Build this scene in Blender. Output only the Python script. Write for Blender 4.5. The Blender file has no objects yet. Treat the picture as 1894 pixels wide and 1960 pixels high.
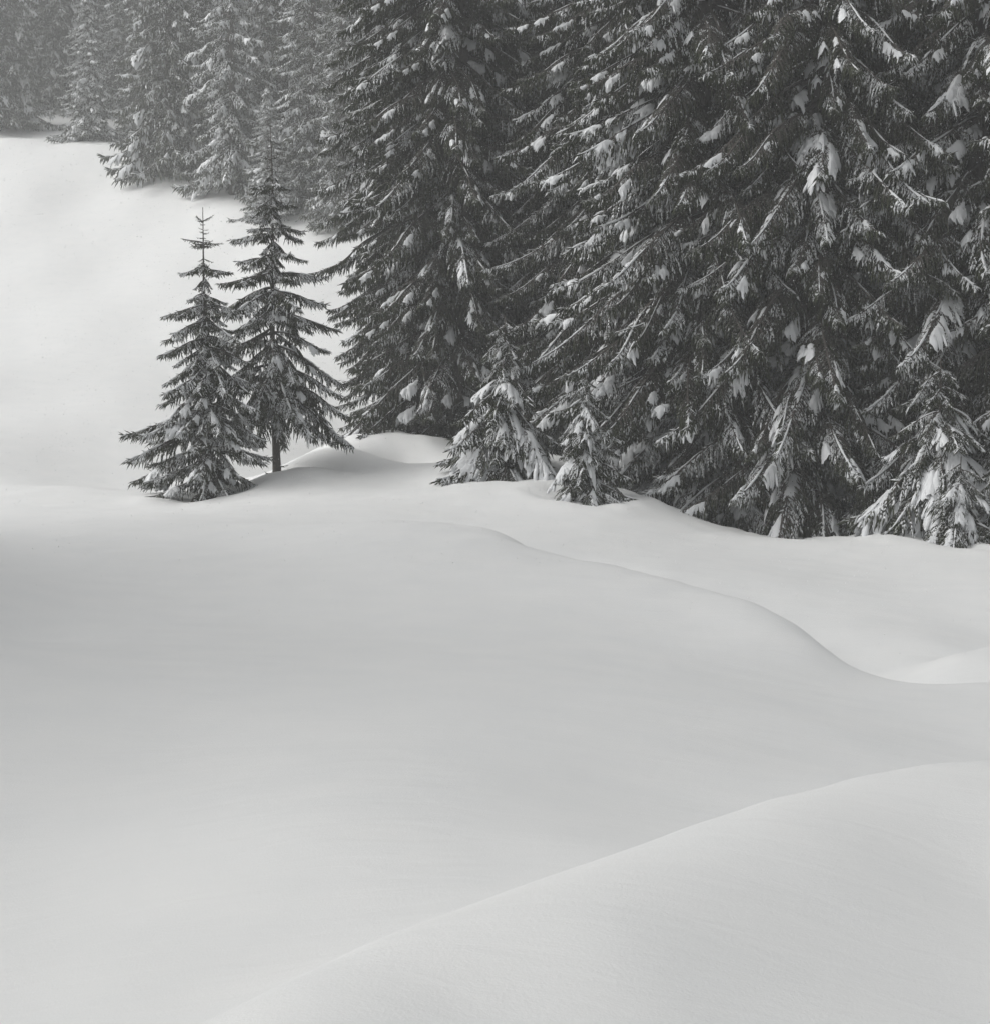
import bpy, math, random
import numpy as np
from mathutils import Vector

S = bpy.context.scene
COL = S.collection
PI = math.pi
R = math.radians

# ------------------------------------------------------------------ camera
CAMZ = 4.0
PITCH = R(5.07)
cam_d = bpy.data.cameras.new('camera')
cam = bpy.data.objects.new('camera', cam_d)
COL.objects.link(cam)
cam.location = (0, 0, CAMZ)
cam.rotation_euler = (PI / 2 - PITCH, 0, 0)
cam_d.sensor_fit = 'HORIZONTAL'
cam_d.sensor_width = 36
cam_d.lens = 60.0
cam_d.clip_start = 0.1
cam_d.clip_end = 3000
S.camera = cam
F_VIEW = 60.0 / 36.0 * 1894

# ------------------------------------------------------------------ light
SUN_EL, SUN_AZ = 38.0, -102.0      # azimuth from +Y towards +X: the cloud is brightest to the left
world = bpy.data.worlds.new('World')
S.world = world
world.use_nodes = True
wn = world.node_tree.nodes
wl = world.node_tree.links
sky = wn.new('ShaderNodeTexSky')
sky.sky_type = 'NISHITA'
sky.sun_disc = False
sky.sun_elevation = R(SUN_EL)
sky.sun_rotation = R(SUN_AZ)
sky.air_density = 1.0
sky.dust_density = 6.0
sky.ozone_density = 1.0
sky.altitude = 900
hs = wn.new('ShaderNodeHueSaturation')
hs.inputs['Saturation'].default_value = 0.10
wl.new(sky.outputs['Color'], hs.inputs['Color'])
wl.new(hs.outputs['Color'], wn['Background'].inputs['Color'])
wn['Background'].inputs['Strength'].default_value = 0.115

sun_d = bpy.data.lights.new('sun', 'SUN')
sun_d.energy = 1.4
sun_d.angle = R(55)
sun_d.color = (1.0, 0.985, 0.955)
sun = bpy.data.objects.new('sun', sun_d)
COL.objects.link(sun)
az = R(SUN_AZ)
to_sun = Vector((math.sin(az) * math.cos(R(SUN_EL)), math.cos(az) * math.cos(R(SUN_EL)), math.sin(R(SUN_EL))))
sun.rotation_euler = to_sun.to_track_quat('Z', 'Y').to_euler()

S.view_settings.view_transform = 'Standard'
S.view_settings.look = 'None'
S.view_settings.gamma = 1
S.view_settings.exposure = 0.47
S.view_settings.use_curve_mapping = False
S.render.engine = 'CYCLES'
S.cycles.max_bounces = 6
S.cycles.diffuse_bounces = 4
S.cycles.glossy_bounces = 1
S.cycles.transmission_bounces = 1
S.cycles.volume_bounces = 1
S.cycles.use_denoising = True
S.cycles.use_adaptive_sampling = True
S.cycles.adaptive_threshold = 0.02

# ------------------------------------------------------------------ helpers
def at(u, v, Y):
    """World point seen at column u, row v of the 1894x1960 view, at depth Y."""
    a = (u - 947) / F_VIEW
    b = -(v - 980) / F_VIEW
    d = np.array([a, math.cos(PITCH) + b * math.sin(PITCH), -math.sin(PITCH) + b * math.cos(PITCH)])
    d *= Y / d[1]
    return np.array([d[0], Y, CAMZ + d[2]])

def tag(o, label=None, cat=None, group=None, kind=None):
    if label: o['label'] = label
    if cat: o['category'] = cat
    if group: o['group'] = group
    if kind: o['kind'] = kind
    return o

def link(name, me, parent=None):
    o = bpy.data.objects.new(name, me)
    COL.objects.link(o)
    if parent is not None: o.parent = parent
    return o

def sines(seed, n, fmin, fmax, dim=2):
    r = np.random.default_rng(seed)
    f = np.exp(r.uniform(np.log(fmin), np.log(fmax), n))
    d = r.normal(size=(n, dim)); d /= np.linalg.norm(d, axis=1, keepdims=True)
    return d * f[:, None] * 2 * PI, r.uniform(0, 2 * PI, n), f

def wave(P, S_):
    k, ph, f = S_
    out = np.zeros(P.shape[:-1])
    for i in range(len(ph)):
        out += np.sin(P @ k[i] + ph[i])
    return out / math.sqrt(len(ph))

class Acc:
    """Collects triangles with a material slot each."""
    def __init__(s): s.v = []; s.t = []; s.m = []; s.n = 0
    def add(s, v, t, m=0):
        v = np.asarray(v, dtype=np.float64); t = np.asarray(t, dtype=np.int64)
        if len(t) == 0: return
        s.v.append(v); s.t.append(t + s.n); s.m.append(np.full(len(t), m)); s.n += len(v)
    def arrays(s):
        if not s.v: return np.zeros((0, 3)), np.zeros((0, 3), int), np.zeros(0, int)
        return np.concatenate(s.v), np.concatenate(s.t), np.concatenate(s.m)

def mesh(name, v, t, m, mats, smooth=True):
    me = bpy.data.meshes.new(name)
    nt = len(t)
    me.vertices.add(len(v)); me.vertices.foreach_set('co', np.ascontiguousarray(v, dtype=np.float32).ravel())
    me.loops.add(nt * 3); me.loops.foreach_set('vertex_index', np.ascontiguousarray(t, dtype=np.int32).ravel())
    me.polygons.add(nt); me.polygons.foreach_set('loop_start', np.arange(0, nt * 3, 3, dtype=np.int32))
    me.polygons.foreach_set('material_index', np.ascontiguousarray(m, dtype=np.int32))
    me.polygons.foreach_set('use_smooth', np.full(nt, smooth))
    for mm in mats: me.materials.append(mm)
    me.update(calc_edges=True)
    return me

def frames(D):
    D = D / np.linalg.norm(D, axis=1, keepdims=True)
    ref = np.where(np.abs(D[:, 2:3]) > 0.9, np.array([[1.0, 0, 0]]), np.array([[0, 0, 1.0]]))
    A = np.cross(D, ref); A /= np.linalg.norm(A, axis=1, keepdims=True)
    return D, A, np.cross(A, D)

def fingers(acc, P, D, L, Rr, m=0, rng=None, flat=1.0, sides=3, blunt=False):
    """Many small tapered twigs: base ring, belly ring, tip."""
    n = len(P)
    if n == 0: return
    D, A, B = frames(D)
    ph = rng.uniform(0, 2 * PI, n) if rng is not None else np.zeros(n)
    rings = [(0.0, 0.5), (0.45, 1.0)] + ([(0.85, 0.75)] if blunt else [])
    vs = []
    for (q, w) in rings:
        for k in range(sides):
            a = ph + 2 * PI * k / sides
            vs.append(P + D * (L * q)[:, None] + (A * np.cos(a)[:, None] + B * (np.sin(a) * flat)[:, None]) * (Rr * w)[:, None])
    vs.append(P + D * L[:, None])
    V = np.stack(vs, axis=1)            # n, k, 3
    nv = V.shape[1]
    f = []
    nr = len(rings)
    for r_ in range(nr - 1):
        for k in range(sides):
            a, b = r_ * sides + k, r_ * sides + (k + 1) % sides
            c, d = a + sides, b + sides
            f += [(a, b, d), (a, d, c)]
    for k in range(sides):
        f.append(((nr - 1) * sides + k, (nr - 1) * sides + (k + 1) % sides, nv - 1))
    f = np.array(f)
    T = (f[None] + (np.arange(n) * nv)[:, None, None]).reshape(-1, 3)
    acc.add(V.reshape(-1, 3), T, m)

def tube(acc, pts, rad, m=0, sides=6, squash=1.0):
    pts = np.asarray(pts, float); rad = np.asarray(rad, float)
    T = np.gradient(pts, axis=0)
    D, A, B = frames(T)
    for i in range(1, len(A)):           # keep the frame from flipping
        if A[i] @ A[i - 1] < 0: A[i] *= -1; B[i] *= -1
    a = np.arange(sides) * 2 * PI / sides
    V = pts[:, None] + rad[:, None, None] * (A[:, None] * np.cos(a)[None, :, None] + B[:, None] * (np.sin(a) * squash)[None, :, None])
    n = len(pts)
    V = V.reshape(-1, 3)
    f = []
    for i in range(n - 1):
        for k in range(sides):
            p, q = i * sides + k, i * sides + (k + 1) % sides
            f += [(p, q, q + sides), (p, q + sides, p + sides)]
    V = np.vstack([V, pts[:1], pts[-1:]])
    for k in range(sides):
        f.append(((k + 1) % sides, k, n * sides))
        f.append(((n - 1) * sides + k, (n - 1) * sides + (k + 1) % sides, n * sides + 1))
    acc.add(V, np.array(f), m)

# ------------------------------------------------------------------ materials
def new_mat(name):
    m = bpy.data.materials.new(name); m.use_nodes = True
    n, l = m.node_tree.nodes, m.node_tree.links
    return m, n, l, n['Principled BSDF']

def mat_snow(name, base, fine=260.0, bump=0.25, dist=0.004, wind=0.0):
    m, n, l, b = new_mat(name)
    tc = n.new('ShaderNodeTexCoord')
    no = n.new('ShaderNodeTexNoise'); no.inputs['Scale'].default_value = 1.3; no.inputs['Detail'].default_value = 6
    l.new(tc.outputs['Object'], no.inputs['Vector'])
    cr = n.new('ShaderNodeValToRGB')
    cr.color_ramp.elements[0].position = 0.3; cr.color_ramp.elements[1].position = 0.7
    cr.color_ramp.elements[0].color = (base[0] * .965, base[1] * .97, base[2] * .975, 1)
    cr.color_ramp.elements[1].color = (*base, 1)
    l.new(no.outputs['Fac'], cr.inputs['Fac']); l.new(cr.outputs['Color'], b.inputs['Base Color'])
    b.inputs['Roughness'].default_value = 0.75
    b.inputs['Specular IOR Level'].default_value = 0.2
    g = n.new('ShaderNodeTexNoise'); g.inputs['Scale'].default_value = fine; g.inputs['Detail'].default_value = 4
    g.inputs['Roughness'].default_value = 0.7
    l.new(tc.outputs['Object'], g.inputs['Vector'])
    bp = n.new('ShaderNodeBump'); bp.inputs['Strength'].default_value = bump; bp.inputs['Distance'].default_value = dist
    l.new(g.outputs['Fac'], bp.inputs['Height'])
    mp = n.new('ShaderNodeMapping'); mp.inputs['Scale'].default_value = (0.8, 2.0, 1)
    l.new(tc.outputs['Object'], mp.inputs['Vector'])
    w = n.new('ShaderNodeTexNoise'); w.inputs['Scale'].default_value = 2.2; w.inputs['Detail'].default_value = 5
    w.inputs['Distortion'].default_value = 0.6
    l.new(mp.outputs['Vector'], w.inputs['Vector'])
    b2 = n.new('ShaderNodeBump'); b2.inputs['Strength'].default_value = wind; b2.inputs['Distance'].default_value = 0.05
    l.new(w.outputs['Fac'], b2.inputs['Height']); l.new(bp.outputs['Normal'], b2.inputs['Normal'])
    l.new(b2.outputs['Normal'], b.inputs['Normal'])
    return m

SNOW = mat_snow('snow', (0.83, 0.832, 0.822), 70.0, 0.45, 0.006, 0.15)
SNOW_T = mat_snow('bough_snow', (0.72, 0.73, 0.74), 28.0, 0.8, 0.02)

def mat_needles(name, dark, light, dust):
    """Green needles; settled snow lies in patches on what faces up."""
    m, n, l, b = new_mat(name)
    tc = n.new('ShaderNodeTexCoord'); oi = n.new('ShaderNodeObjectInfo')
    no = n.new('ShaderNodeTexNoise'); no.inputs['Scale'].default_value = 7; no.inputs['Detail'].default_value = 3
    l.new(tc.outputs['Object'], no.inputs['Vector'])
    cr = n.new('ShaderNodeValToRGB')
    cr.color_ramp.elements[0].position = 0.35; cr.color_ramp.elements[1].position = 0.68
    cr.color_ramp.elements[0].color = (*dark, 1); cr.color_ramp.elements[1].color = (*light, 1)
    l.new(no.outputs['Fac'], cr.inputs['Fac'])
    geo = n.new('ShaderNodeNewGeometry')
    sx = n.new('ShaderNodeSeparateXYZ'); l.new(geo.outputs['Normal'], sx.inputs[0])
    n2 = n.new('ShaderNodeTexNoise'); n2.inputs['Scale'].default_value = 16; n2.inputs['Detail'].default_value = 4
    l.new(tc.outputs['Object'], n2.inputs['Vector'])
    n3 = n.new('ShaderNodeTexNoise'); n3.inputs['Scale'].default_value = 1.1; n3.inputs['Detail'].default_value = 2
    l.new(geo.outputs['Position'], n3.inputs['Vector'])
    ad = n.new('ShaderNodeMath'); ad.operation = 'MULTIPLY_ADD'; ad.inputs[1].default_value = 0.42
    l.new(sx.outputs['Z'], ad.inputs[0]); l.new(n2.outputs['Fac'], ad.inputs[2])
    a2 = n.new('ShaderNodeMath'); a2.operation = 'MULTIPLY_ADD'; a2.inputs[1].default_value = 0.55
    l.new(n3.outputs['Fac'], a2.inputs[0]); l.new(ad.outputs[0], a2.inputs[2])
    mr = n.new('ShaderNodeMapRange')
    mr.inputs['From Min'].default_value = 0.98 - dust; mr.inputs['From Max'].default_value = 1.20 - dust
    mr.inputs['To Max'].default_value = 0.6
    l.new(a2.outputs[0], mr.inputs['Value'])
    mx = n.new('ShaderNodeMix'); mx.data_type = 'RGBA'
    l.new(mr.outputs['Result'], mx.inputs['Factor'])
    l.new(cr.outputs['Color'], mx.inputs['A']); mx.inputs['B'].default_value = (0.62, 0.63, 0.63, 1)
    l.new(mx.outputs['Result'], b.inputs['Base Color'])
    b.inputs['Roughness'].default_value = 0.8; b.inputs['Specular IOR Level'].default_value = 0.15
    return m

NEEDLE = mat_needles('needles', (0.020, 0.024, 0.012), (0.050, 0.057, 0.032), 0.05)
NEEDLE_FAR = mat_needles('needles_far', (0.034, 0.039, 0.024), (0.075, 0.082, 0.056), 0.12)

def mat_bark():
    m, n, l, b = new_mat('bark')
    tc = n.new('ShaderNodeTexCoord')
    mp = n.new('ShaderNodeMapping'); mp.inputs['Scale'].default_value = (9, 9, 2.2)
    l.new(tc.outputs['Object'], mp.inputs['Vector'])
    no = n.new('ShaderNodeTexVoronoi'); no.inputs['Scale'].default_value = 3.0
    l.new(mp.outputs['Vector'], no.inputs['Vector'])
    n2 = n.new('ShaderNodeTexNoise'); n2.inputs['Scale'].default_value = 6; n2.inputs['Detail'].default_value = 5
    l.new(mp.outputs['Vector'], n2.inputs['Vector'])
    cr = n.new('ShaderNodeValToRGB')
    cr.color_ramp.elements[0].position = 0.3; cr.color_ramp.elements[1].position = 0.75
    cr.color_ramp.elements[0].color = (0.035, 0.030, 0.026, 1); cr.color_ramp.elements[1].color = (0.16, 0.15, 0.135, 1)
    e = cr.color_ramp.elements.new(0.69); e.color = (0.085, 0.075, 0.065, 1)
    l.new(n2.outputs['Fac'], cr.inputs['Fac']); l.new(cr.outputs['Color'], b.inputs['Base Color'])
    bp = n.new('ShaderNodeBump'); bp.inputs['Strength'].default_value = 0.8; bp.inputs['Distance'].default_value = 0.02
    l.new(no.outputs['Distance'], bp.inputs['Height']); l.new(bp.outputs['Normal'], b.inputs['Normal'])
    b.inputs['Roughness'].default_value = 0.9
    return m
BARK = mat_bark()

# ------------------------------------------------------------------ ground
# landmarks of the snow surface: (column, row, depth) of points that can be seen, and plain (x, y, z) where they cannot
G_SEEN = [
 # near mound, right of the soft crease
 (1894,1960,5.5),(1400,1960,4.95),(900,1960,4.62),(1894,1700,7.0),(1500,1700,6.3),(1200,1800,5.35),
 (1894,1462,9.4),(1750,1470,9.1),(1600,1500,8.6),(1450,1540,8.0),(1300,1590,7.5),(1150,1645,7.0),(1020,1690,6.6),(700,1810,5.7),(420,1945,5.0),
 # hollow and broad dome in the middle
 (1894,1440,15.0),(1650,1470,13.2),(1400,1520,11.2),(1100,1610,8.9),(800,1690,7.9),(500,1800,7.2),(200,1900,6.7),(0,1950,6.7),
 (0,1700,9.1),(300,1650,8.9),(600,1560,9.2),(900,1480,10.5),(1250,1400,13.2),(1600,1400,14.5),(1894,1380,16.5),
 (0,1500,11.4),(300,1450,12.0),(600,1380,12.8),(1000,1300,15.5),(1300,1290,17.3),(1500,1320,17.6),(1700,1360,16.8),
 (0,1330,13.7),(0,1215,19.0),(250,1215,19.2),(500,1200,20.0),(800,1150,21.5),(1100,1160,21.5),(1350,1200,20.8),(1500,1245,19.8),
 (0,1150,21.0),(0,1080,25.0),(250,1070,26.0),(500,1050,27.0),
 # crest of the dome
 (0,1020,30.5),(250,1003,31),(500,1000,30.5),(650,1003,30),(770,1006,29.2),(785,1001,28.9),(880,1015,28.4),(960,1024,27.8),(1030,1058,26.6),(1120,1076,25.6),(1200,1091,25.0),
 (1300,1118,24.2),(1400,1148,23.3),(1480,1178,22.5),(1540,1212,21.8),(1590,1250,21.2),(1640,1284,20.6),(1700,1302,20.2),(1760,1309,20.0),(1894,1309,20.0),
 (1894,1240,23.9),(1830,1256,23.3),(1760,1284,22.6),
 # snow beyond the crest, right
 (1894,1222,26.5),(1800,1236,25.0),(1730,1270,24.0),(1640,1215,25.6),(1560,1160,27.6),(1460,1115,28.9),(1320,1090,29.6),(1150,1064,30.5),(1020,1040,31.3),
 (1894,1130,29.5),(1750,1120,30.3),(1600,1090,31.6),(1894,1056,34.4),(1740,1050,34.6),(1600,1044,35.2),(1450,1040,35.4),(1300,1030,35.4),(1150,1010,35.2),(1000,992,35.6),
 (850,980,35.8),(700,975,35.6),(500,978,35.4),(300,985,35.0),
 # tree bank
 (270,970,40.0),(350,968,40.0),(405,938,41.5),(470,925,42.5),(531,908,43.7),(600,905,43.8),(620,930,41.0),(750,930,41.0),(700,880,45.0),(560,882,46.0),(610,868,47.0),(660,856,48.0),(730,847,48.3),(800,841,48.5),
 (900,880,44.0),(965,903,41.5),(900,935,39.0),(1060,940,39.8),(1060,880,45.0),(1120,975,37.4),(1240,966,38.6),(1290,1000,37.6),(1250,930,43.0),
 (1450,1000,40.8),(1600,1010,41.0),(1800,1030,36.6),(1894,1010,38.5),
 # long bright slope
 (0,930,45.0),(150,930,44.5),(0,860,52.5),(0,750,64),(0,600,82),(0,450,98),(0,350,107),(0,278,114.5),(140,284,114),(280,294,112.5),
 (330,350,106.5),(400,378,103.5),(470,402,101),(560,428,98.5),(660,448,96),
 (250,850,55),(500,850,56.5),(600,800,63),(300,700,71),(500,650,77),(650,620,80),(450,500,93),(250,450,98.5),(620,500,91),(200,360,107),
 # white clearing under the far spruces
 (0,262,126),(90,212,141),(260,235,137),(200,270,124),
]
G_WORLD = [
 (-2.6,47.5,1.0),(-6,47.5,.55),(-9.5,50,.2),(-5.5,53,.2),(-2.5,53,.6),(0,60,1.3),
 (3,7.5,1.75),(4.1,11.3,1.05),(3.3,11.0,1.15),
 (-7.4,19,1.75),(-9.5,20,2.6),(-12,22,2.6),(-16,30,1.4),(-30,30,1.0),(-14,42,.7),(-30,45,.8),(-40,60,3),  # starts with an added rise out of view at left, shading the dip
 (60,23.2,.5),(3,29,.35),(9,19,.0),(12,20,-.2),(14,28,-.3),(18,34,.0),(14,33,.0),
 (30,20,.0),(40,40,1.2),(16,45,.2),(20,55,1.0),(8,50,.5),(12,60,1.5),(4,70,3.0),(15,75,4.0),(30,75,5.0),(5,85,6.5),(25,95,10),(10,105,12.5),(40,110,13),
 (-3,120,16.5),(-15,125,18.5),(-3,150,26),(-25,160,31),(15,150,26),(50,150,25),(-60,160,33),(-60,120,21),(-45,110,16),(-90,110,17),(-90,160,30),(90,160,28),(90,90,12),(90,30,3),(-90,60,4),(-90,20,2),
 (-55,80,7),(-60,45,2),(0,220,48),(-100,220,50),(100,220,48),(0,330,78),(-170,330,80),(170,330,75),(-170,150,30),(170,150,26),(170,30,6),(-170,30,5),
 (0,0,2.4),(4,0,2.5),(-4,0,2.3),(0,-8,2.6),(12,2,2.4),(-12,2,2.1),(-12,10,1.6),(12,9,1.6),(40,-10,3),(-40,-10,3),(0,-40,5),(90,-40,8),(-90,-40,8),(170,-60,12),(-170,-60,12),(0,-60,8),
]
# behind every crest the snow falls away out of sight: (column, row, depth, how far behind, how far below the sight line)
CRESTS = [(1894,1462,9.4,1.0,.20),(1750,1470,9.1,1.0,.20),(1600,1500,8.6,.9,.18),(1450,1540,8.0,.8,.14),(1300,1590,7.5,.7,.09),(1150,1645,7.0,.6,.05),(1020,1690,6.6,.5,.03),(850,1750,6.15,.45,.022),(700,1810,5.7,.4,.016),(560,1877,5.3,.4,.012),(420,1945,5.0,.35,.008),
 (650,1003,30,2.2,.12),(770,1004,29.0,2.0,.16),(880,1015,28.4,2.0,.22),(960,1024,27.8,2.0,.28),(1030,1058,26.6,2.0,.32),(1120,1076,25.6,2.0,.34),(1200,1091,25.0,2.0,.36),
 (1300,1118,24.2,2.0,.38),(1400,1148,23.3,2.0,.42),(1480,1178,22.5,1.9,.42),(1540,1212,21.8,1.8,.42),(1590,1250,21.2,1.6,.40),(1640,1284,20.6,1.4,.34),(1700,1302,20.2,1.3,.28),(1760,1309,20.0,1.2,.24),(1894,1309,20.0,1.2,.24),
 (1894,1240,23.9,.9,.10),(1830,1256,23.3,.8,.07),
 (560,882,46,3,.10),(660,856,48.0,3,.12)]
HID = []
for (u, v, Y, back, below) in CRESTS:
    p = at(u, v, Y + back); p[2] -= below; HID.append(p)
    p = at(u, v, Y - back * .8); p[2] -= below * .22; HID.append(p)
gp = [at(*g) for g in G_SEEN] + HID + [np.array(g, float) for g in G_WORLD]
gp = np.array(gp)
def warp(x, y):
    yy = np.maximum(y, -20) + 26.0
    s = np.log(yy)
    return np.stack([x / np.maximum(y + 9.0, 6.0) * 1.0 * 1.6, s * 2.4 + np.minimum(y + 20, 0) * 0.02], axis=-1)
def tps_fit(P, z, lam):
    d = np.linalg.norm(P[:, None] - P[None], axis=2)
    K = np.where(d > 0, d * d * np.log(d + 1e-12), 0) + lam * np.eye(len(P))
    Q = np.hstack([np.ones((len(P), 1)), P])
    A = np.block([[K, Q], [Q.T, np.zeros((3, 3))]])
    return np.linalg.solve(A, np.concatenate([z, np.zeros(3)]))
WP = warp(gp[:, 0], gp[:, 1])
# heights are fitted as a slope from the eye, so near and far landmarks weigh alike
def base_div(y): return np.maximum(y, 0) * 0.5 + 6.0
COEF = tps_fit(WP, (gp[:, 2] - CAMZ) / base_div(gp[:, 1]), 1e-7)
W_MID = sines(3, 10, 0.05, 0.22)
W_FINE = sines(4, 14, 0.35, 1.6)
W_LUMP = sines(6, 16, 0.7, 1.9)
WELLS = []                                  # (x, y, radius, depth) hollows round trunks
def ground(x, y):
    x = np.asarray(x, float); y = np.asarray(y, float)
    sh = x.shape
    x = x.ravel(); y = y.ravel()
    Pq = warp(x, y)
    out = np.full(len(x), COEF[-3]) + Pq @ COEF[-2:]
    for i in range(len(WP)):
        d2 = (Pq[:, 0] - WP[i, 0]) ** 2 + (Pq[:, 1] - WP[i, 1]) ** 2
        out += COEF[i] * 0.5 * d2 * np.log(d2 + 1e-20)
    z = CAMZ + out * base_div(y)
    q = np.stack([x, y], -1)
    z += wave(q, W_MID) * np.clip((y - 12) / 100, 0, 1) * 0.12
    z += wave(q, W_FINE) * 0.005 * np.clip(y / 15, 0.25, 1.6)
    lump = wave(q, W_LUMP) if WELLS else 0
    for (wx, wy, wr, wd) in WELLS:
        d = np.hypot(x - wx, y - wy) / wr
        z += np.exp(-(d * .8) ** 2) * .035 * lump
        z -= wd * np.exp(-d * d) - wd * 0.25 * np.exp(-(d - 1.7) ** 2 * 3)
    return z.reshape(sh)
def gz(x, y): return float(ground(np.array([x]), np.array([y]))[0])

# ------------------------------------------------------------------ boughs
DOWN = np.array([0, 0, -1.0])
def stem_curve(L, th0, th1, tipup, wig, rng, n=26):
    t = np.linspace(0, 1, n)
    s = np.clip((t - 0.68) / 0.32, 0, 1); s = s * s * (3 - 2 * s)
    th = R(th0) + (R(th1) - R(th0)) * np.clip(t / 0.75, 0, 1) ** 0.8 + R(tipup) * s
    yaw = wig * (np.sin(t * 5 + rng.uniform(0, 6)) * 0.5 + np.sin(t * 11 + rng.uniform(0, 6)) * 0.25)
    th = th + wig * 0.4 * np.sin(t * 9 + rng.uniform(0, 6))
    d = np.stack([np.cos(th) * np.cos(yaw), np.cos(th) * np.sin(yaw), np.sin(th)], 1)
    p = np.concatenate([[[0, 0, 0]], np.cumsum((d[1:] + d[:-1]) * 0.5 * L / (n - 1), axis=0)])
    return t, p, d

def drape(acc, c, fx, fy, ls, lw, thick, hang, rng, down=None, na=34, nr=5):
    """A plump pad of snow lying over hanging twigs: rounded on top, fingered at its lower edges."""
    a = np.arange(na) * 2 * PI / na
    side = np.abs(np.sin(a)) ** 1.5
    r = 1 + 0.16 * np.sin(2 * a + rng.uniform(0, 6)) + 0.12 * np.sin(3 * a + rng.uniform(0, 6)) + rng.normal(0, .05, na)
    r += side * (0.20 * np.sin(a * rng.integers(5, 9) + rng.uniform(0, 6)) + 0.09 * np.sin(a * 13 + rng.uniform(0, 6)) + rng.normal(0, .05, na))
    r = np.clip(r, .35, 1.6)
    p1, p2 = rng.uniform(0, 6, 2)
    Vt, Vb = [], []
    k = np.linspace(0, 1, nr + 1)
    for q, out in ((1.0, Vt), (-0.3, Vb)):
        for kk in k:
            n = 1 if kk == 0 else na
            aa = a[:n]; rr = (r[:n] if kk else np.zeros(1)) * kk
            SS = np.cos(aa) * rr; WW = np.sin(aa) * rr
            h = thick * math.sqrt(max(0.0, 1 - kk * kk)) * (1 + .28 * np.sin(SS * 4.2 + p1) + .22 * np.sin(WW * 5 + SS * 3 + p2))
            sag = -hang * (np.abs(WW) ** 1.45) * lw
            b = c + fx * (SS * ls)[:, None] + fy * (WW * lw * 0.85)[:, None] + np.array([0, 0, 1.0]) * sag[:, None]
            nrm = np.array([0, 0, 1.0]) * 0.8 + fy * (np.sign(WW) * np.minimum(np.abs(WW), 1) * 0.75)[:, None]
            out.append(b + nrm * (h * q)[:, None] + rng.normal(0, thick * .05, b.shape) * (1 if 0 < kk < 1 else 0))
    def fan(o, flip):
        f = []
        for i in range(na):
            j = (i + 1) % na
            f.append((o, o + 1 + i, o + 1 + j))
            for m in range(nr - 1):
                a0, b0 = o + 1 + m * na + i, o + 1 + m * na + j
                f += [(a0, a0 + na, b0 + na), (a0, b0 + na, b0)]
        f = np.array(f)
        return f[:, ::-1] if flip else f
    nt = 1 + nr * na
    T = np.vstack([fan(0, False), fan(nt, True)])
    V = np.vstack(Vt + Vb)
    V[nt + nt - na:] = V[nt - na:nt]          # one common rim
    acc.add(V, T, 0)

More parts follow.
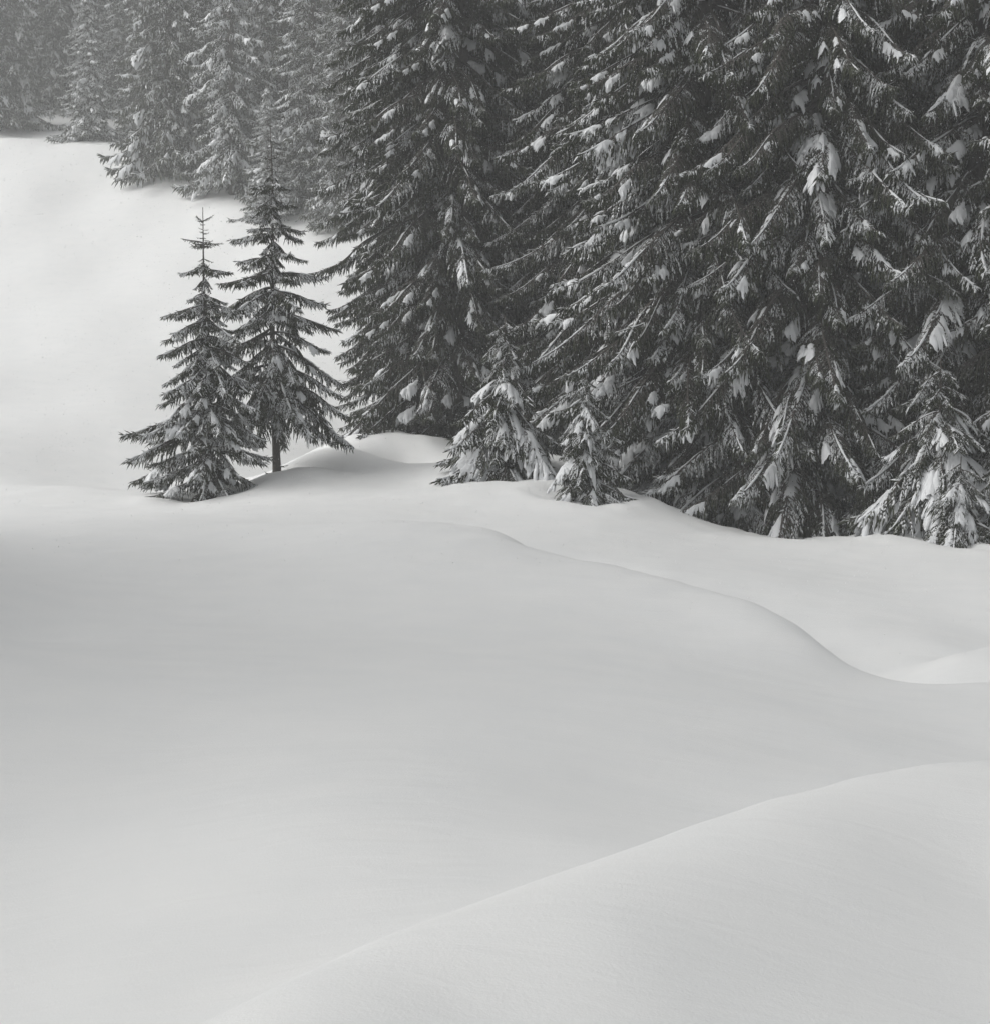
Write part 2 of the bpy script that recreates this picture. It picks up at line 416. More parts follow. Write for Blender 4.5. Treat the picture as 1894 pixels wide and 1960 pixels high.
def bough(seed, L, th0, th1, tipup, W, step=0.10, fstep=0.06, flen=0.20, frad=0.022, lat_hang=60,
          bare=0.12, snow=(0.3, 0.6), pads=(1, 3), pad_size=1.0, wig=0.12, stem_r=None, sides=3, side_twigs=True):
    rng = np.random.default_rng(seed)
    fol = Acc(); sn = [Acc() for _ in snow]
    t, p, d = stem_curve(L, th0, th1, tipup, wig, rng)
    r0 = stem_r if stem_r else 0.008 + 0.0095 * L
    rad = r0 * (1 - t) ** 0.8 + 0.006
    tube(fol, p, rad, 1, 5)
    ns = max(3, int(L * (1 - bare) / step))
    cn = [rng.uniform(0, 6) for _ in range(4)]
    FP, FD, FL, FR, FT = [], [], [], [], []
    for k in range(ns):
        for side in (-1, 1):
            tt = bare + (1 - bare) * (k + rng.uniform(0, 1)) / ns
            if rng.random() < 0.06: continue
            i = tt * (len(t) - 1); i0 = min(int(i), len(t) - 2); fr = i - i0
            c = p[i0] * (1 - fr) + p[i0 + 1] * fr
            dd = d[i0] * (1 - fr) + d[i0 + 1] * fr; dd /= np.linalg.norm(dd)
            sdv = np.cross([0, 0, 1.0], dd); sdv /= np.linalg.norm(sdv)
            prof = min((tt - bare * .6) / 0.22, 1.0) ** 0.8 * (1 - tt) ** 0.75 + 0.07
            ll = W * L * prof * rng.uniform(0.6, 1.25)
            if ll < 0.04: continue
            phi = R(68 - 30 * tt + rng.uniform(-12, 12))
            hd = dd * math.cos(phi) + sdv * side * math.sin(phi)
            m = max(2, int(ll / fstep) + 1)
            u = np.linspace(0.0, 1, m)
            hang = R(-6 - rng.uniform(0, 8)) - R(lat_hang) * u ** 1.1 * min(1, ll / 0.35 + 0.35) * rng.uniform(.75, 1.15)
            hz = np.array([hd[0], hd[1], hd[2]])
            ld = hz[None] * np.cos(hang)[:, None] + np.array([0, 0, 1.0])[None] * np.sin(hang)[:, None]
            lp = c + np.concatenate([[[0, 0, 0]], np.cumsum(ld[:-1], axis=0) * (ll / max(m - 1, 1))])
            if ll > 0.25: tube(fol, lp, np.linspace(r0 * 0.3 + 0.003, 0.004, m), 1, 3)
            # twigs along the side branch
            for sg in ((-1, 1) if side_twigs else (0,)):
                q = rng.random(m) < 0.92
                perp = np.cross(ld, [0, 0, 1.0]) * sg
                D = ld * 0.55 + perp * 0.42 + DOWN * rng.uniform(0.5, 1.5, (m, 1)) + rng.normal(0, 0.2, (m, 3))
                fl = flen * rng.uniform(0.5, 1.25, m) * (1 - 0.45 * u)
                FP.append(lp[q]); FD.append(D[q]); FL.append(fl[q]); FR.append(frad * rng.uniform(0.7, 1.25, m)[q])
                FT.append(np.stack([np.full(q.sum(), tt), u[q], np.full(q.sum(), side)], 1))
            # leading twig
            FP.append(lp[-1:]); FD.append(ld[-1:] + rng.normal(0, .1, (1, 3))); FL.append(np.array([flen * rng.uniform(.8, 1.3)])); FR.append(np.array([frad]))
            FT.append(np.array([[tt, 1.0, side]]))
    # twigs on the stem itself, hanging and forward
    m = int(L * (1 - bare) / (fstep * 0.55)) + 3
    tt = np.concatenate([bare + (1 - bare) * rng.random(m), [1.0, 1.0, .99]])
    m = len(tt)
    i = tt * (len(t) - 1); i0 = np.minimum(i.astype(int), len(t) - 2); fr = (i - i0)[:, None]
    c = p[i0] * (1 - fr) + p[i0 + 1] * fr; dd = d[i0]
    D = dd * 0.7 + DOWN * rng.uniform(0.0, 0.9, (m, 1)) + rng.normal(0, 0.35, (m, 3)); D[-3:] = dd[-3:] + rng.normal(0, .25, (3, 3))
    FP.append(c); FD.append(D); FL.append(flen * rng.uniform(.5, 1.1, m)); FR.append(frad * rng.uniform(.7, 1.1, m)); FT.append(np.stack([tt, np.zeros(m), np.zeros(m)], 1))
    FP = np.concatenate(FP); FD = np.concatenate(FD); FL = np.concatenate(FL); FR = np.concatenate(FR); FT = np.concatenate(FT)
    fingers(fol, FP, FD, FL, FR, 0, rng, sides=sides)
    # snow: on twigs where it has settled, a ridge on the stem, and pads
    clump = (np.sin(FT[:, 0] * (5 + 2.2 * L) + cn[0] + FT[:, 2] * 1.3) + 0.7 * np.sin(FT[:, 0] * (11 + 5 * L) + FT[:, 1] * 3 + cn[1] + FT[:, 2] * 2) + 0.5 * np.sin(FT[:, 1] * 5 + cn[2]) + rng.normal(0, 0.35, len(FT)))
    thr = np.sort(clump)
    for lv, acc in zip(snow, sn):
        cut = thr[int((1 - lv) * (len(thr) - 1))]
        q = clump > cut
        P2 = FP[q] + np.array([0, 0, 1.0]) * (FR[q] * 0.55)[:, None] + FD[q] * 0.0
        Dn = FD[q] / np.linalg.norm(FD[q], axis=1, keepdims=True)
        up = np.array([0, 0, 1.0]) - Dn * Dn[:, 2:3]
        P2 = FP[q] + up * (FR[q] * 0.75)[:, None]
        fingers(acc, P2, FD[q] + rng.normal(0, .05, FD[q].shape), FL[q] * rng.uniform(.5, .95, q.sum()), FR[q] * 1.12, 0, rng, sides=3, blunt=False)
        # ridge along the stem, broken into runs
        a = 0.0
        while a < 0.97:
            b_ = min(1.0, a + rng.uniform(0.1, 0.4))
            if rng.random() < 0.35 + lv * 0.9:
                tt = np.linspace(max(a, .03), b_, max(4, int((b_ - a) * L / 0.08)))
                pc = np.stack([np.interp(tt, t, p[:, j]) for j in range(3)], 1)
                e = np.sin(np.linspace(0.12, PI - 0.12, len(tt))) ** 0.5
                rr = (0.011 + 0.030 * lv * min(1, L / 2)) * e * rng.uniform(0.7, 1.3, len(tt))
                tube(acc, pc + np.array([0, 0, 1.0]) * (np.interp(tt, t, rad) * 0.6 + rr * 0.45)[:, None], rr, 0, 6)
            a = b_ + rng.uniform(0.0, 0.12)
        npd = int(round((pads[0] + (pads[1] - pads[0]) * rng.random()) * (0.35 + lv) + (3 if (lv > .55 and pads[1] > 3 and len(snow) > 2) else 0)))
        for _ in range(npd):
            tc_ = rng.uniform(max(bare, .2), 0.93)
            c = np.array([np.interp(tc_, t, p[:, j]) for j in range(3)])
            fx = d[int(tc_ * (len(t) - 1))]
            fy = np.cross([0, 0, 1.0], fx); fy /= np.linalg.norm(fy)
            wl_ = W * L * ((1 - tc_) ** 0.75 + .15)
            off = rng.uniform(-.5, .5) * wl_
            c = c + fy * off + DOWN * abs(off) * 0.7
            sz = pad_size * rng.uniform(.6, 1.3) * (1.5 if (lv > .55 and len(snow) > 2) else 1)
            drape(acc, c + np.array([0, 0, 0.015]), fx, fy, min(0.16 + 0.09 * L, .5) * sz, min(max(wl_ * 0.6, .08), .34) * sz, 0.05 + 0.05 * lv * sz, rng.uniform(1.0, 1.8), rng)
            # tongues of snow fanning down from the pad over the hanging twigs
            nl = int(rng.integers(5, 11))
            sg = np.where(rng.random(nl) < .5, -1.0, 1.0)[:, None]
            ll_ = min(0.16 + 0.09 * L, .5) * sz
            q = rng.uniform(-.85, .95, (nl, 1))
            base = c + fx * q * ll_ * .8 + fy * sg * rng.uniform(.1, .6, (nl, 1)) * min(max(wl_ * 0.6, .08), .34) * sz + np.array([0, 0, .02])
            base[:, 2] -= np.abs((base - c) @ fy) * .8
            Dl = fx * (q * .35 + .25) + fy * sg * .45 + DOWN * rng.uniform(.8, 1.5, (nl, 1)) + rng.normal(0, .12, (nl, 3))
            fingers(acc, base, Dl, ll_ * rng.uniform(.45, 1.15, nl), (0.028 + .02 * lv) * min(sz, 1.3) * rng.uniform(.7, 1.35, nl), 0, rng, sides=6, blunt=True)
    return fol, sn

# library of bough meshes, shared between trees
LIB = {}
def lib(key, n, **kw):
    out = []
    for i in range(n):
        seed = (sum(ord(c) * (j + 7) for j, c in enumerate(key)) * 31 + i * 101) % 99991
        k2 = dict(kw)
        L = k2.pop('L') * (0.93 + 0.14 * ((i * 37) % 10) / 10)
        fol, sn = bough(seed, L, **k2)
        fm = mesh('bough', *fol.arrays(), [NEEDLE, BARK])
        sm = [mesh('snow', *a.arrays(), [SNOW_T]) for a in sn]
        out.append((fm, sm, k2.get('L', 0) or kw['L']))
    LIB[key] = out

lib('tiny', 3, L=0.35, th0=20, th1=5, tipup=12, W=.22, step=.05, fstep=.04, flen=.085, frad=.008, lat_hang=25, bare=.15, snow=(.10, .35), pads=(0, 0), wig=.1)
lib('short', 5, L=0.75, th0=2, th1=-18, tipup=14, W=.36, step=.055, fstep=.042, flen=.125, frad=.0115, lat_hang=50, bare=.08, snow=(.26, .55), pads=(0, 0), wig=.14)
lib('flat', 6, L=1.2, th0=6, th1=-16, tipup=12, W=.28, step=.06, fstep=.042, flen=.15, frad=.012, lat_hang=64, bare=.08, snow=(.26, .52), pads=(0, 1), pad_size=.6, wig=.14)
lib('arch', 8, L=2.0, th0=-12, th1=-42, tipup=18, W=.27, step=.07, fstep=.045, flen=.17, frad=.0135, lat_hang=70, bare=.14, snow=(.16, .48, .62), pads=(1, 4), pad_size=.5, wig=.18)
lib('sweep', 9, L=3.2, th0=-14, th1=-40, tipup=24, W=.23, step=.075, fstep=.05, flen=.20, frad=.0155, lat_hang=78, bare=.14, snow=(.14, .46, .6), pads=(2, 6), pad_size=.45, wig=.2)
lib('long', 9, L=4.8, th0=-18, th1=-38, tipup=14, W=.18, step=.08, fstep=.052, flen=.22, frad=.0165, lat_hang=82, bare=.18, snow=(.14, .46, .6), pads=(2, 7), pad_size=.45, wig=.18)
lib('laden', 8, L=1.35, th0=-20, th1=-60, tipup=16, W=.36, step=.06, fstep=.045, flen=.15, frad=.0145, lat_hang=54, bare=.06, snow=(.28, .5), pads=(1, 3), pad_size=1.0, wig=.22)
lib('hood', 5, L=1.35, th0=-22, th1=-66, tipup=10, W=.34, step=.06, fstep=.045, flen=.15, frad=.0145, lat_hang=50, bare=.06, snow=(.5, .6), pads=(3, 4), pad_size=1.5, wig=.12)
LENS = {'tiny': .35, 'short': .75, 'flat': 1.2, 'arch': 2.0, 'sweep': 3.2, 'long': 4.8, 'laden': 1.35, 'hood': 1.35}

def put_bough(tree, key, L, h, azi, tilt, level, rnd, rad=0.0):
    fm, sm, L0 = rnd.choice(LIB[key])
    o = link('bough', fm, tree)
    s = L / LENS[key]
    o.scale = (s, s * rnd.choice((-1, 1)) if False else s, s)
    o.location = (math.cos(azi) * rad, math.sin(azi) * rad, h)
    o.rotation_euler = (rnd.uniform(-.12, .12), tilt, azi)
    if level is not None:
        tag(link('snow', sm[level], o), kind='stuff')
    return o

def trunk_mesh(h, r0, r1, lean, rnd, flare=1.35, sides=12, sink=0.5):
    a = Acc()
    n = 26
    t = np.linspace(0, 1, n)
    z = -sink + (h + sink) * t
    rr = r0 * (1 - t) + r1 * t
    rr = rr * (1 + (flare - 1) * np.exp(-np.clip(z, 0, None) / 0.35))
    ph = rnd.uniform(0, 6)
    x = lean[0] * t + 0.012 * h * np.sin(t * 5 + ph) * t * (1 - t) * 2
    y = lean[1] * t + 0.012 * h * np.cos(t * 4 + ph) * t * (1 - t) * 2
    tube(a, np.stack([x, y, z], 1), rr, 0, sides)
    return mesh('trunk', *a.arrays(), [BARK])

def base_at(u, Y):
    x = at(u, 900, Y)[0]
    return x, Y

TREES = []
def tree_root(name, x, y, label, group=None, cat='tree', dz=-0.05, well=None):
    if well: WELLS.append((x, y, well[0], well[1]))
    e = bpy.data.objects.new(name, None)
    COL.objects.link(e)
    e.empty_display_size = 0.5
    e.location = (x, y, gz(x, y) + dz)
    tag(e, label, cat, group)
    TREES.append((x, y))
    return e

GRP_EDGE = 'tall spruces forming the dark forest edge'
GRP_YOUNG = 'young snow-laden spruces under the forest edge'
GRP_PAIR = 'pair of slender spruces standing before the white slope'

# ---- the pair of slender spruces
def slender(u, Y, H, label, whorls, seed, r0, lean, low_front=True, dz=-.05):
    rnd = random.Random(seed)
    x, y = base_at(u, Y)
    e = tree_root('spruce_tree', x, y, label, GRP_PAIR, well=(0.9, 0.24), dz=dz)
    link('trunk', trunk_mesh(H, r0, 0.008, lean, rnd), e)
    for (h, LL, LR, key, n, tilt, lv) in whorls:
        a0 = rnd.uniform(-.3, .3)
        for k in range(n):
            a = a0 + 2 * PI * k / n + rnd.uniform(-.18, .18)
            w = 0.5 + 0.5 * math.cos(a)           # 1 towards the right, 0 towards the left
            L = (LR * w + LL * (1 - w)) * rnd.uniform(.7, 1.15)
            o = put_bough(e, key, L, h + rnd.uniform(-.09, .09), a, R(tilt + rnd.uniform(-9, 9)), (1 if rnd.random() < lv + .2 else 0) if lv >= 0 else None, rnd)
            f = h / H
            o.location.x += lean[0] * f; o.location.y += lean[1] * f
    return e

# (height, reach left, reach right, kind, number, extra tilt down, chance of heavy snow)
W2 = [(9.02,.16,.16,'tiny',4,-8,0),(8.78,.14,.14,'tiny',3,-5,0),(8.5,.30,.34,'tiny',6,0,0),(8.22,.25,.25,'tiny',6,20,0),(8.02,.35,.3,'short',5,25,.2),(7.86,.62,.68,'short',6,0,.1),(7.6,.4,.4,'short',5,35,.2),
 (7.43,.7,.6,'short',6,12,.2),(7.2,.5,.5,'short',5,40,.2),(6.96,.72,.72,'flat',6,8,.2),(6.62,1.06,1.1,'flat',6,2,.2),(6.35,.6,.6,'short',5,40,.3),(6.02,1.15,1.08,'flat',6,0,.25),(5.8,.7,.7,'short',5,35,.3),(5.52,1.25,1.28,'flat',6,2,.3),
 (5.12,1.6,1.65,'flat',5,12,.3),(4.8,1.3,1.3,'flat',5,28,.3),(4.5,1.85,1.85,'arch',6,-8,.4),(4.05,1.95,2.0,'arch',5,-4,.4),(3.6,1.9,1.9,'arch',5,2,.45),(3.2,2.15,2.2,'arch',5,2,.5),(2.95,2.2,2.3,'arch',6,5,.6),(2.55,2.2,2.4,'arch',6,5,.7),(2.1,1.6,1.7,'arch',4,10,.8),(.42,.2,.25,'tiny',3,10,-1),(.2,.3,.35,'tiny',4,-8,-1)]
slender(531, 43.7, 9.35, 'taller slender spruce with bare lower trunk and open tiers, in front of the white slope', W2, 12, .115, (-.08, 0))
W1 = [(7.05,.34,.30,'tiny',3,-24,0),(6.85,.14,.14,'tiny',4,0,-1),(6.7,.15,.15,'tiny',4,0,-1),(6.55,.16,.16,'tiny',4,0,-1),(6.42,.5,.52,'tiny',6,10,0),(6.05,.25,.2,'tiny',5,35,0),(5.84,.66,.66,'short',6,5,.1),(5.55,.4,.4,'short',5,38,.2),
 (5.22,.62,.62,'short',6,12,.2),(4.9,1.05,.85,'flat',6,8,.2),(4.68,.6,.6,'short',5,30,.3),(4.46,1.1,1.0,'flat',7,14,.2),(4.12,1.15,1.1,'flat',7,14,.4),(3.82,1.25,1.2,'flat',7,20,.5),(3.5,1.3,1.2,'flat',6,26,.5),(3.2,1.5,1.45,'flat',8,14,.6),
 (2.85,1.7,1.5,'arch',7,-6,.7),(2.5,1.9,1.6,'arch',7,-10,.7),(2.15,2.15,1.7,'arch',8,-14,.8),(1.75,2.3,1.7,'arch',8,-12,.8),(1.3,2.2,1.6,'arch',8,-12,.9),(.85,1.9,1.4,'arch',7,-8,.9),(.5,1.6,1.2,'flat',6,14,.9)]
slender(405, 41.5, 7.35, 'shorter slender spruce, bare twiggy top, snow-heavy skirts reaching the ground', W1, 21, .085, (-.12, 0))

# ---- tall forest-edge spruces
def tall(u, Y, H, rad, label, seed, low=0.6, heavy=.4, vis=14, dens=1.0, name='spruce_tree', group=GRP_EDGE, power=.55, pit=(2.2, .3)):
    rnd = random.Random(seed)
    x, y = base_at(u, Y)
    e = tree_root(name, x, y, label, group, well=pit)
    link('trunk', trunk_mesh(H, .012 * H, 0.02, (0, 0), rnd), e)
    h = low
    az0 = rnd.uniform(0, 6)
    cnt = 0
    while h < H - .6:
        f = h / H
        reach = rad * min(1, (1 - f) ** power * 1.16) * (0.72 + 0.28 * min(1, (h + .4) / 2.0))
        n = 6 if h < vis else 4
        for k in range(n):
            if cnt > 290: break
            az0 += 2 * PI / n
            a = az0 + rnd.uniform(-.35, .35)
            L = reach * rnd.uniform(.72, 1.1)
            drop = 0.12 * L
            key = 'long' if L > 3.7 else 'sweep' if L > 2.4 else 'arch' if L > 1.3 else 'short'
            lv = 1 if rnd.random() < heavy * (1.25 - min(h, 10) / 14) else 0
            if lv and key != 'short' and rnd.random() < heavy * (1.2 if h < 3.8 else .26): lv = 2
            hh = h + rnd.uniform(-.2, .2)
            # low boughs must not dip far under the snow
            t_ = rnd.uniform(-9, 7) + (-16 * max(0, 1 - hh / (0.45 * L + .01)))
            put_bough(e, key, L * 1.13, hh, a, R(t_), lv, rnd, rad=.05)
            cnt += 1
        az0 += 0.7
        h += (0.36 if h < vis else 1.05) / dens * (1 + .1 * rnd.uniform(-1, 1))
    return e

tall(868, 51.0, 40, 3.35, 'tall dark spruce ending the forest edge, its left side against the white slope', 31, heavy=.16, low=.7, power=.2, vis=16)
tall(785, 54.0, 36, 2.7, 'slim spruce half hidden behind the one that ends the forest edge', 37, heavy=.16, low=1.0, power=.22, vis=16.5)
tall(1035, 53.5, 33, 3.6, 'tall dark spruce rising behind the pad-covered young tree on the bank', 32, heavy=.12, low=1.4, vis=15)
tall(1190, 48.5, 31, 3.9, 'tall spruce behind the narrow young tree, its boughs sloping left', 38, heavy=.6, low=.9)
tall(1345, 42.4, 30, 4.6, 'tall spruce with long sloping boughs left of the dark hollow, skirts on the snow', 33, heavy=.6, low=1.0)
tall(1560, 40.9, 29, 4.7, 'tall spruce whose skirts overhang the dark hollow at the forest foot', 34, heavy=.6, low=2.1, pit=(3.4, .5))
tall(1700, 45.5, 30, 4.2, 'tall spruce between the hollow and the snow-streaked spruce at right', 39, heavy=.5, low=2.2)
tall(1865, 40.0, 28, 4.3, 'tall snow-streaked spruce behind the hooded young tree by the right edge', 35, heavy=.9, low=2.2)
tall(2120, 38.0, 27, 4.4, 'tall spruce cut by the right edge of the picture', 36, heavy=.85, low=1.2, dens=.9)

# ---- young snow-laden spruces
def young(u, Y, H, rad, label, seed, laden=.8, n0=7, keyup='short', big=.5, well=(.9, .22)):
    rnd = random.Random(seed)
    x, y = base_at(u, Y)
    e = tree_root('young_spruce', x, y, label, GRP_YOUNG, well=well)
    link('trunk', trunk_mesh(H, .016 * H, 0.01, (0, 0), rnd), e)
    h = .28
    while h < H - .12:
        f = h / H
        reach = rad * ((1 - f) ** .8 + .08) * (0.8 + .2 * min(1, h / .7))
        n = n0 if f < .75 else 5
        a0 = rnd.uniform(0, 6)
        for k in range(n):
            a = a0 + 2 * PI * k / n + rnd.uniform(-.25, .25)
            L = reach * rnd.uniform(.62, 1.25) * (1.38 if f > .22 else 1.12)
            if f > .8: key, tl = 'short', 22
            else: key, tl = ('laden', -6) if rnd.random() < laden else ('flat', 32)
            low_fix = -26 * max(0, 1 - h / (L * .75 + .01))
            if key == 'laden' and rnd.random() < big * .45 and .26 < f < .74: key, tl = 'hood', -8
            put_bough(e, key, L, h + rnd.uniform(-.12, .12), a, R(tl + low_fix + rnd.uniform(-13, 13)), 1 if rnd.random() < .5 else 0, rnd)
        h += 0.27 * (0.8 + .4 * rnd.random()) * min(1.2, max(.7, rad / 1.4))
    return e

young(966, 41.3, 4.15, 1.6, 'young spruce buried under thick white pads of snow on the bank', 51, laden=.62, big=.75)
young(1120, 38.6, 3.1, 1.0, 'narrow young spruce with long snow tongues, right of the pad-covered one', 52, laden=.5, big=.6)
young(1795, 36.6, 4.2, 1.9, 'largest young spruce by the right edge, its top capped with a white hood', 53, laden=.55, big=.9)
young(1838, 35.3, 2.0, 1.15, 'low young spruce bent under snow in front of the hooded one', 54, laden=.7, big=.6)
young(1680, 38.4, 2.6, 1.2, 'dim young spruce beside the dark hollow, left of the hooded one', 55, laden=.2, big=.2)
young(1925, 36.0, 2.6, 1.3, 'young spruce half cut by the right edge of the picture', 58, laden=.4, big=.4)

# ---- whole-crown spruces for the depth of the wood and the far hillside
def far_tree_meshes(seed, H, rad, nb, heavy):
    rng = np.random.default_rng(seed)
    parts = []
    for i in range(7):
        fol, sn = bough(seed * 13 + i, 3.0, -12, -38, 26, .26, step=.21, fstep=.15, flen=.36, frad=.036, lat_hang=66, bare=.04,
                        snow=(heavy,), pads=(1, 3), pad_size=.75, wig=.16)
        parts.append((fol.arrays(), sn[0].arrays()))
    A, B = Acc(), Acc()
    for k in range(nb):
        f = (k + rng.random()) / nb
        f = f ** 1.12 * 0.97 + 0.02
        h = f * H
        L = rad * ((1 - f) ** .75 + .03) * rng.uniform(.75, 1.12) * 1.12
        s = L / 3.0
        a = k * 2.39996 + rng.uniform(-.25, .25)
        tl = R(rng.uniform(-8, 8)) + R(-22) * max(0, 1 - h / (L * .6)) - R(14) * f
        ct, st, ca, sa = math.cos(tl), math.sin(tl), math.cos(a), math.sin(a)
        M = np.array([[ca, -sa, 0], [sa, ca, 0], [0, 0, 1]]) @ np.array([[ct, 0, st], [0, 1, 0], [-st, 0, ct]])
        (v, t, m), (v2, t2, m2) = parts[int(rng.integers(7))]
        s3 = np.array([s, max(s, .45), max(s, .45)])
        if s < .5:                       # small top boughs need few twigs
            sel = rng.random(len(t) // 9 + 1)
        V = (v * s3) @ M.T + [0, 0, h]
        A.add(V, t, 0); A.m[-1] = m
        if rng.random() < 1.0: B.add((v2 * s3) @ M.T + [0, 0, h], t2, 0)
    return A, B

FAR = []
for i, (H, rad, nb, hv) in enumerate([(26, 3.9, 185, .25), (22, 3.5, 175, .5), (24, 3.1, 175, .35), (11, 2.3, 110, .65), (24, 3.4, 150, .6), (27, 3.0, 190, .15)]):
    A, B = far_tree_meshes(60 + i, H, rad, nb, hv)
    tr = trunk_mesh(H, .3 if H > 15 else .16, .02, (0, 0), random.Random(i), sink=1.0, sides=8)
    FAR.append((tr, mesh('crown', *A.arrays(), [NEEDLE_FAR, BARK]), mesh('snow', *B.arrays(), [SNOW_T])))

def far_tree(x, y, kind, scale, rot, label, group, snow=True):
    e = tree_root('spruce_tree', x, y, label, group, dz=-.15)
    w = scale * random.uniform(.88, 1.15)
    e.rotation_euler = (random.uniform(-.025, .025), random.uniform(-.025, .025), rot); e.scale = (w, w, scale * random.uniform(.95, 1.08))
    tr, cr, sn = FAR[kind]
    link('trunk', tr, e); c = link('crown', cr, e)
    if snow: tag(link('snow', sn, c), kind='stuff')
    return e

random.seed(9)
GRP_FAR = 'misty spruces along the far edge of the white slope'
front = [ # u, depth, kind, scale, label
 (28, 131, 0, 1.0, 'misty spruce in the top left corner, nearest the left border, on the hilltop'),
 (186, 117.5, 3, 1.05, 'short snow-decked spruce standing alone before the gap on the hilltop'),
 (335, 108.5, 0, .95, 'wide misty spruce at the point where the white slope turns downhill'),
 (455, 104, 4, 1.0, 'snow-striped misty spruce behind the tip of the taller slender spruce'),
 (522, 99.5, 3, .75, 'small snow-decked spruce low on the far wood edge behind the slender pair'),
 (600, 101.5, 1, 1.0, 'misty spruce with bright banded snow, left of the dark near forest'),
 (665, 97.5, 2, .9, 'misty spruce partly covered by the dark near forest at its foot'),
 (395, 113, 2, 1.0, 'narrow misty spruce squeezed between two wider ones on the far wood edge'),
 (128, 143, 0, 1.05, 'dark misty spruce rising behind the gap in the hilltop trees'),
 (262, 140, 2, 1.05, 'tall faint spruce at the right side of the hilltop gap'),
 (-60, 128, 1, 1.0, 'misty spruce just beyond the left border on the hilltop'),
 (545, 108, 0, 1.0, 'tall misty spruce behind the snow-banded ones on the far edge'),
]
for (u, Y, k, s, lab) in front:
    x, y = base_at(u, Y)
    far_tree(x, y, k, s, random.uniform(0, 6), lab, GRP_FAR)
GRP_DEEP = 'spruces deep in the misty hillside wood'
for (Y0, step) in ((152, 88), (163, 84), (176, 80)):
    u = -200 + random.uniform(0, 50)
    while u < 860:
        x, y = base_at(u, Y0 + random.uniform(-4, 4))
        far_tree(x, y, random.choice((0, 1, 2, 4, 5)), random.uniform(.95, 1.15), random.uniform(0, 6),
                 'faint spruce deep in the misty hillside wood', GRP_DEEP)
        u += step * random.uniform(.8, 1.2)
for (u, Y) in ((440, 118), (520, 122), (610, 116), (690, 112), (360, 124), (300, 131), (580, 130), (480, 133), (670, 126), (740, 105), (770, 118), (410, 140), (540, 142), (640, 140), (-140, 134), (-10, 142), (60, 148), (745, 132), (200, 150)):
    x, y = base_at(u, Y)
    far_tree(x, y, random.choice((0, 1, 2, 4, 5)), random.uniform(.9, 1.1), random.uniform(0, 6), 'faint spruce deep in the misty hillside wood', GRP_DEEP)
GRP_BACK = 'spruces in the darkness behind the forest edge'
for (u, Y) in ((960, 63), (1120, 60), (1200, 56), (1290, 62), (1420, 54), (1520, 59), (1650, 52), (1730, 58), (1850, 53), (1960, 50), (2100, 54), (2250, 47), (1010, 74), (1180, 72), (1380, 73), (1590, 70), (1800, 68), (2020, 66), (2300, 60), (900, 70), (860, 80), (1080, 86), (1300, 88), (1500, 84), (1750, 82)):
    x, y = base_at(u, Y)
    far_tree(x, y, random.choice((0, 1, 2, 4, 5)), random.uniform(.9, 1.1), random.uniform(0, 6), 'spruce lost in the dark behind the forest edge', GRP_BACK, snow=True)

GRP_SHADE = 'unseen spruces added beside and behind the viewpoint for shade'
for (x, y, k, s_) in ((-15.5, 15, 2, .9), (-18.5, 24, 0, .9), (-21, 9, 0, 1.0), (-25, 17, 1, 1.05), (-29, 1, 2, 1.0), (-30, -6, 0, .95), (-29, 24, 0, 1.0), (-14, -13, 1, 1.0), (-5, -18, 0, 1.0), (5, -17, 2, 1.1), (14, -13, 0, 1.0), (20, -3, 1, 1.0), (24, 7, 0, 1.0), (-31, 11, 0, 1.1), (-36, 4, 1, 1.1)):  # unseen spruces, added to block light and darken the near snow
    far_tree(x, y, k, s_ * 1.15, random.uniform(0, 6), 'tall spruce added out of view to shade the foreground snow', GRP_SHADE)

# ------------------------------------------------------------------ the snow surface
def axis_y():
    a = [-60.0]
    while a[-1] < 330:
        y = a[-1]
        a.append(y + (4.0 if y < -6 else 0.6 if y < 2 else 0.045 + 0.0062 * max(y, 0) + (0.02 * max(0, y - 60))))
    return np.array(a)
def axis_x():
    a = [0.0]
    while a[-1] < 170:
        a.append(a[-1] + 0.055 + 0.0045 * a[-1] + 0.012 * max(0, a[-1] - 18))
    a = np.array(a)
    return np.concatenate([-a[:0:-1], a])
ax, ay = axis_x(), axis_y()
GX, GY = np.meshgrid(ax, ay, indexing='xy')
GZ = ground(GX, GY)
nx, ny = len(ax), len(ay)
idx = np.arange(nx * ny).reshape(ny, nx)
q = np.stack([idx[:-1, :-1], idx[:-1, 1:], idx[1:, 1:], idx[1:, :-1]], -1).reshape(-1, 4)
me = bpy.data.meshes.new('snow_ground')
me.vertices.add(nx * ny); me.vertices.foreach_set('co', np.stack([GX, GY, GZ], -1).astype(np.float32).ravel())
me.loops.add(len(q) * 4); me.loops.foreach_set('vertex_index', q.astype(np.int32).ravel())
me.polygons.add(len(q)); me.polygons.foreach_set('loop_start', np.arange(0, len(q) * 4, 4, dtype=np.int32))
me.polygons.foreach_set('use_smooth', np.full(len(q), True))
me.materials.append(SNOW); me.update(calc_edges=True)
g = link('snow_ground', me)
tag(g, kind='structure')
print('ground quads', len(q), 'min/max z', GZ.min(), GZ.max())

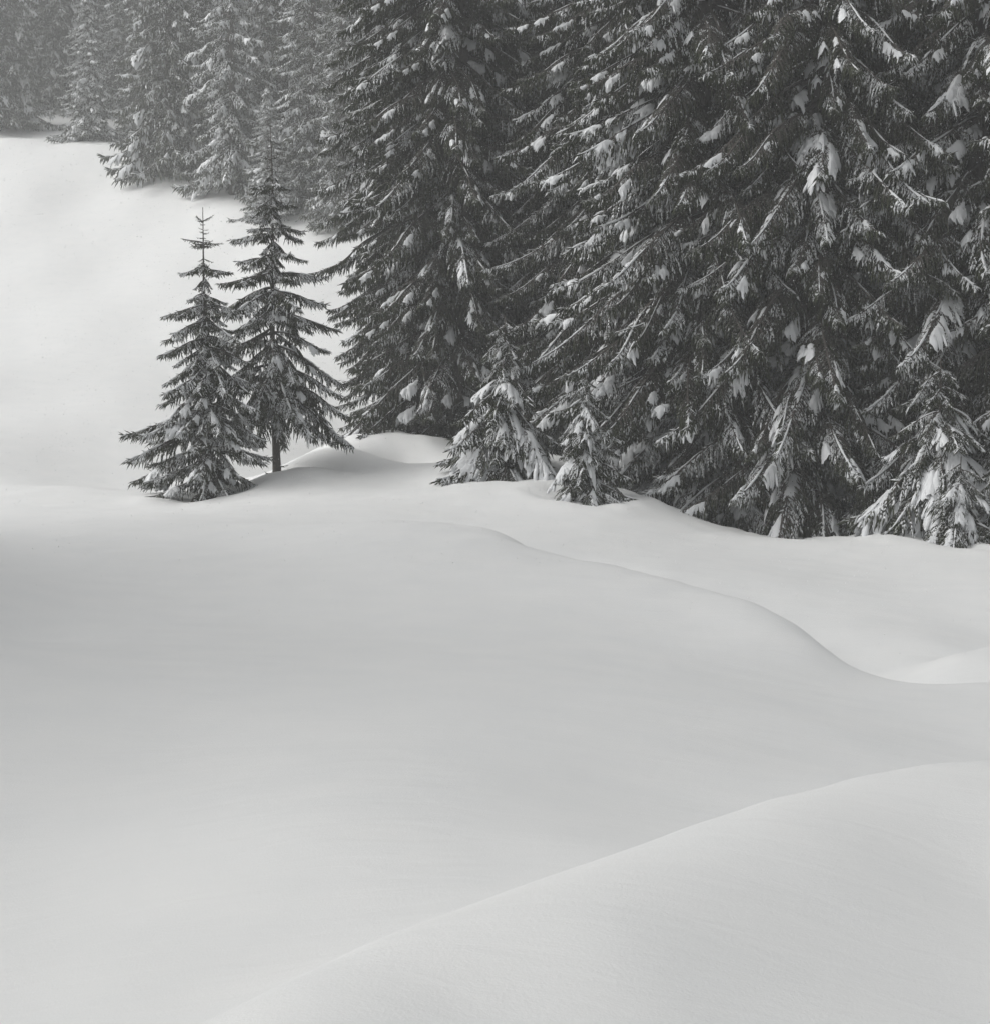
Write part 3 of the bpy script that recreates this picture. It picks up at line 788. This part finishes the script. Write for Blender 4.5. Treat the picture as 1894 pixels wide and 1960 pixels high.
# ------------------------------------------------------------------ air
def haze(density):
    m = bpy.data.materials.new('haze'); m.use_nodes = True
    n, l = m.node_tree.nodes, m.node_tree.links
    n.remove(n['Principled BSDF'])
    v = n.new('ShaderNodeVolumePrincipled')
    v.inputs['Color'].default_value = (0.93, 0.94, 0.94, 1)
    v.inputs['Density'].default_value = density
    v.inputs['Anisotropy'].default_value = 0.2
    l.new(v.outputs['Volume'], n['Material Output'].inputs['Volume'])
    z0, z1 = GZ.min() - 1.0, GZ.max() + 40
    x0, x1, y0, y1 = ax[0] - 4, ax[-1] + 4, ay[0] - 4, ay[-1] + 4
    vs = [(x, y, z) for x in (x0, x1) for y in (y0, y1) for z in (z0, z1)]
    me = bpy.data.meshes.new('haze')
    me.from_pydata(vs, [], [(0, 1, 3, 2), (4, 6, 7, 5), (0, 4, 5, 1), (2, 3, 7, 6), (0, 2, 6, 4), (1, 5, 7, 3)])
    me.materials.append(m)
    tag(link('haze', me), kind='stuff')
haze(0.0020)

def snowfall(n):
    rng = np.random.default_rng(5)
    Y = rng.uniform(20, 60, n)
    P = np.stack([rng.uniform(-.42, .42, n) * Y, Y, rng.uniform(0, 20, n)], 1)
    gnd = ground(P[:, 0], P[:, 1])
    P = P[P[:, 2] > gnd + .2]
    n = len(P)
    r = rng.uniform(.004, .0075, n)
    O = np.array([[1, 0, 0], [-1, 0, 0], [0, 1, 0], [0, -1, 0], [0, 0, 1.3], [0, 0, -1.3]])
    F = np.array([(0, 2, 4), (2, 1, 4), (1, 3, 4), (3, 0, 4), (2, 0, 5), (1, 2, 5), (3, 1, 5), (0, 3, 5)])
    V = (P[:, None] + O[None] * r[:, None, None]).reshape(-1, 3)
    T = (F[None] + (np.arange(n) * 6)[:, None, None]).reshape(-1, 3)
    o = link('falling_snow', mesh('falling_snow', V, T, np.zeros(len(T)), [SNOW_T]))
    tag(o, 'fine snowflakes falling in the air before the dark spruces', 'snowfall', kind='stuff')
snowfall(40000)
tri = sum(len(m.polygons) for m in bpy.data.meshes)
print('unique polys', tri, 'objects', len(S.objects))
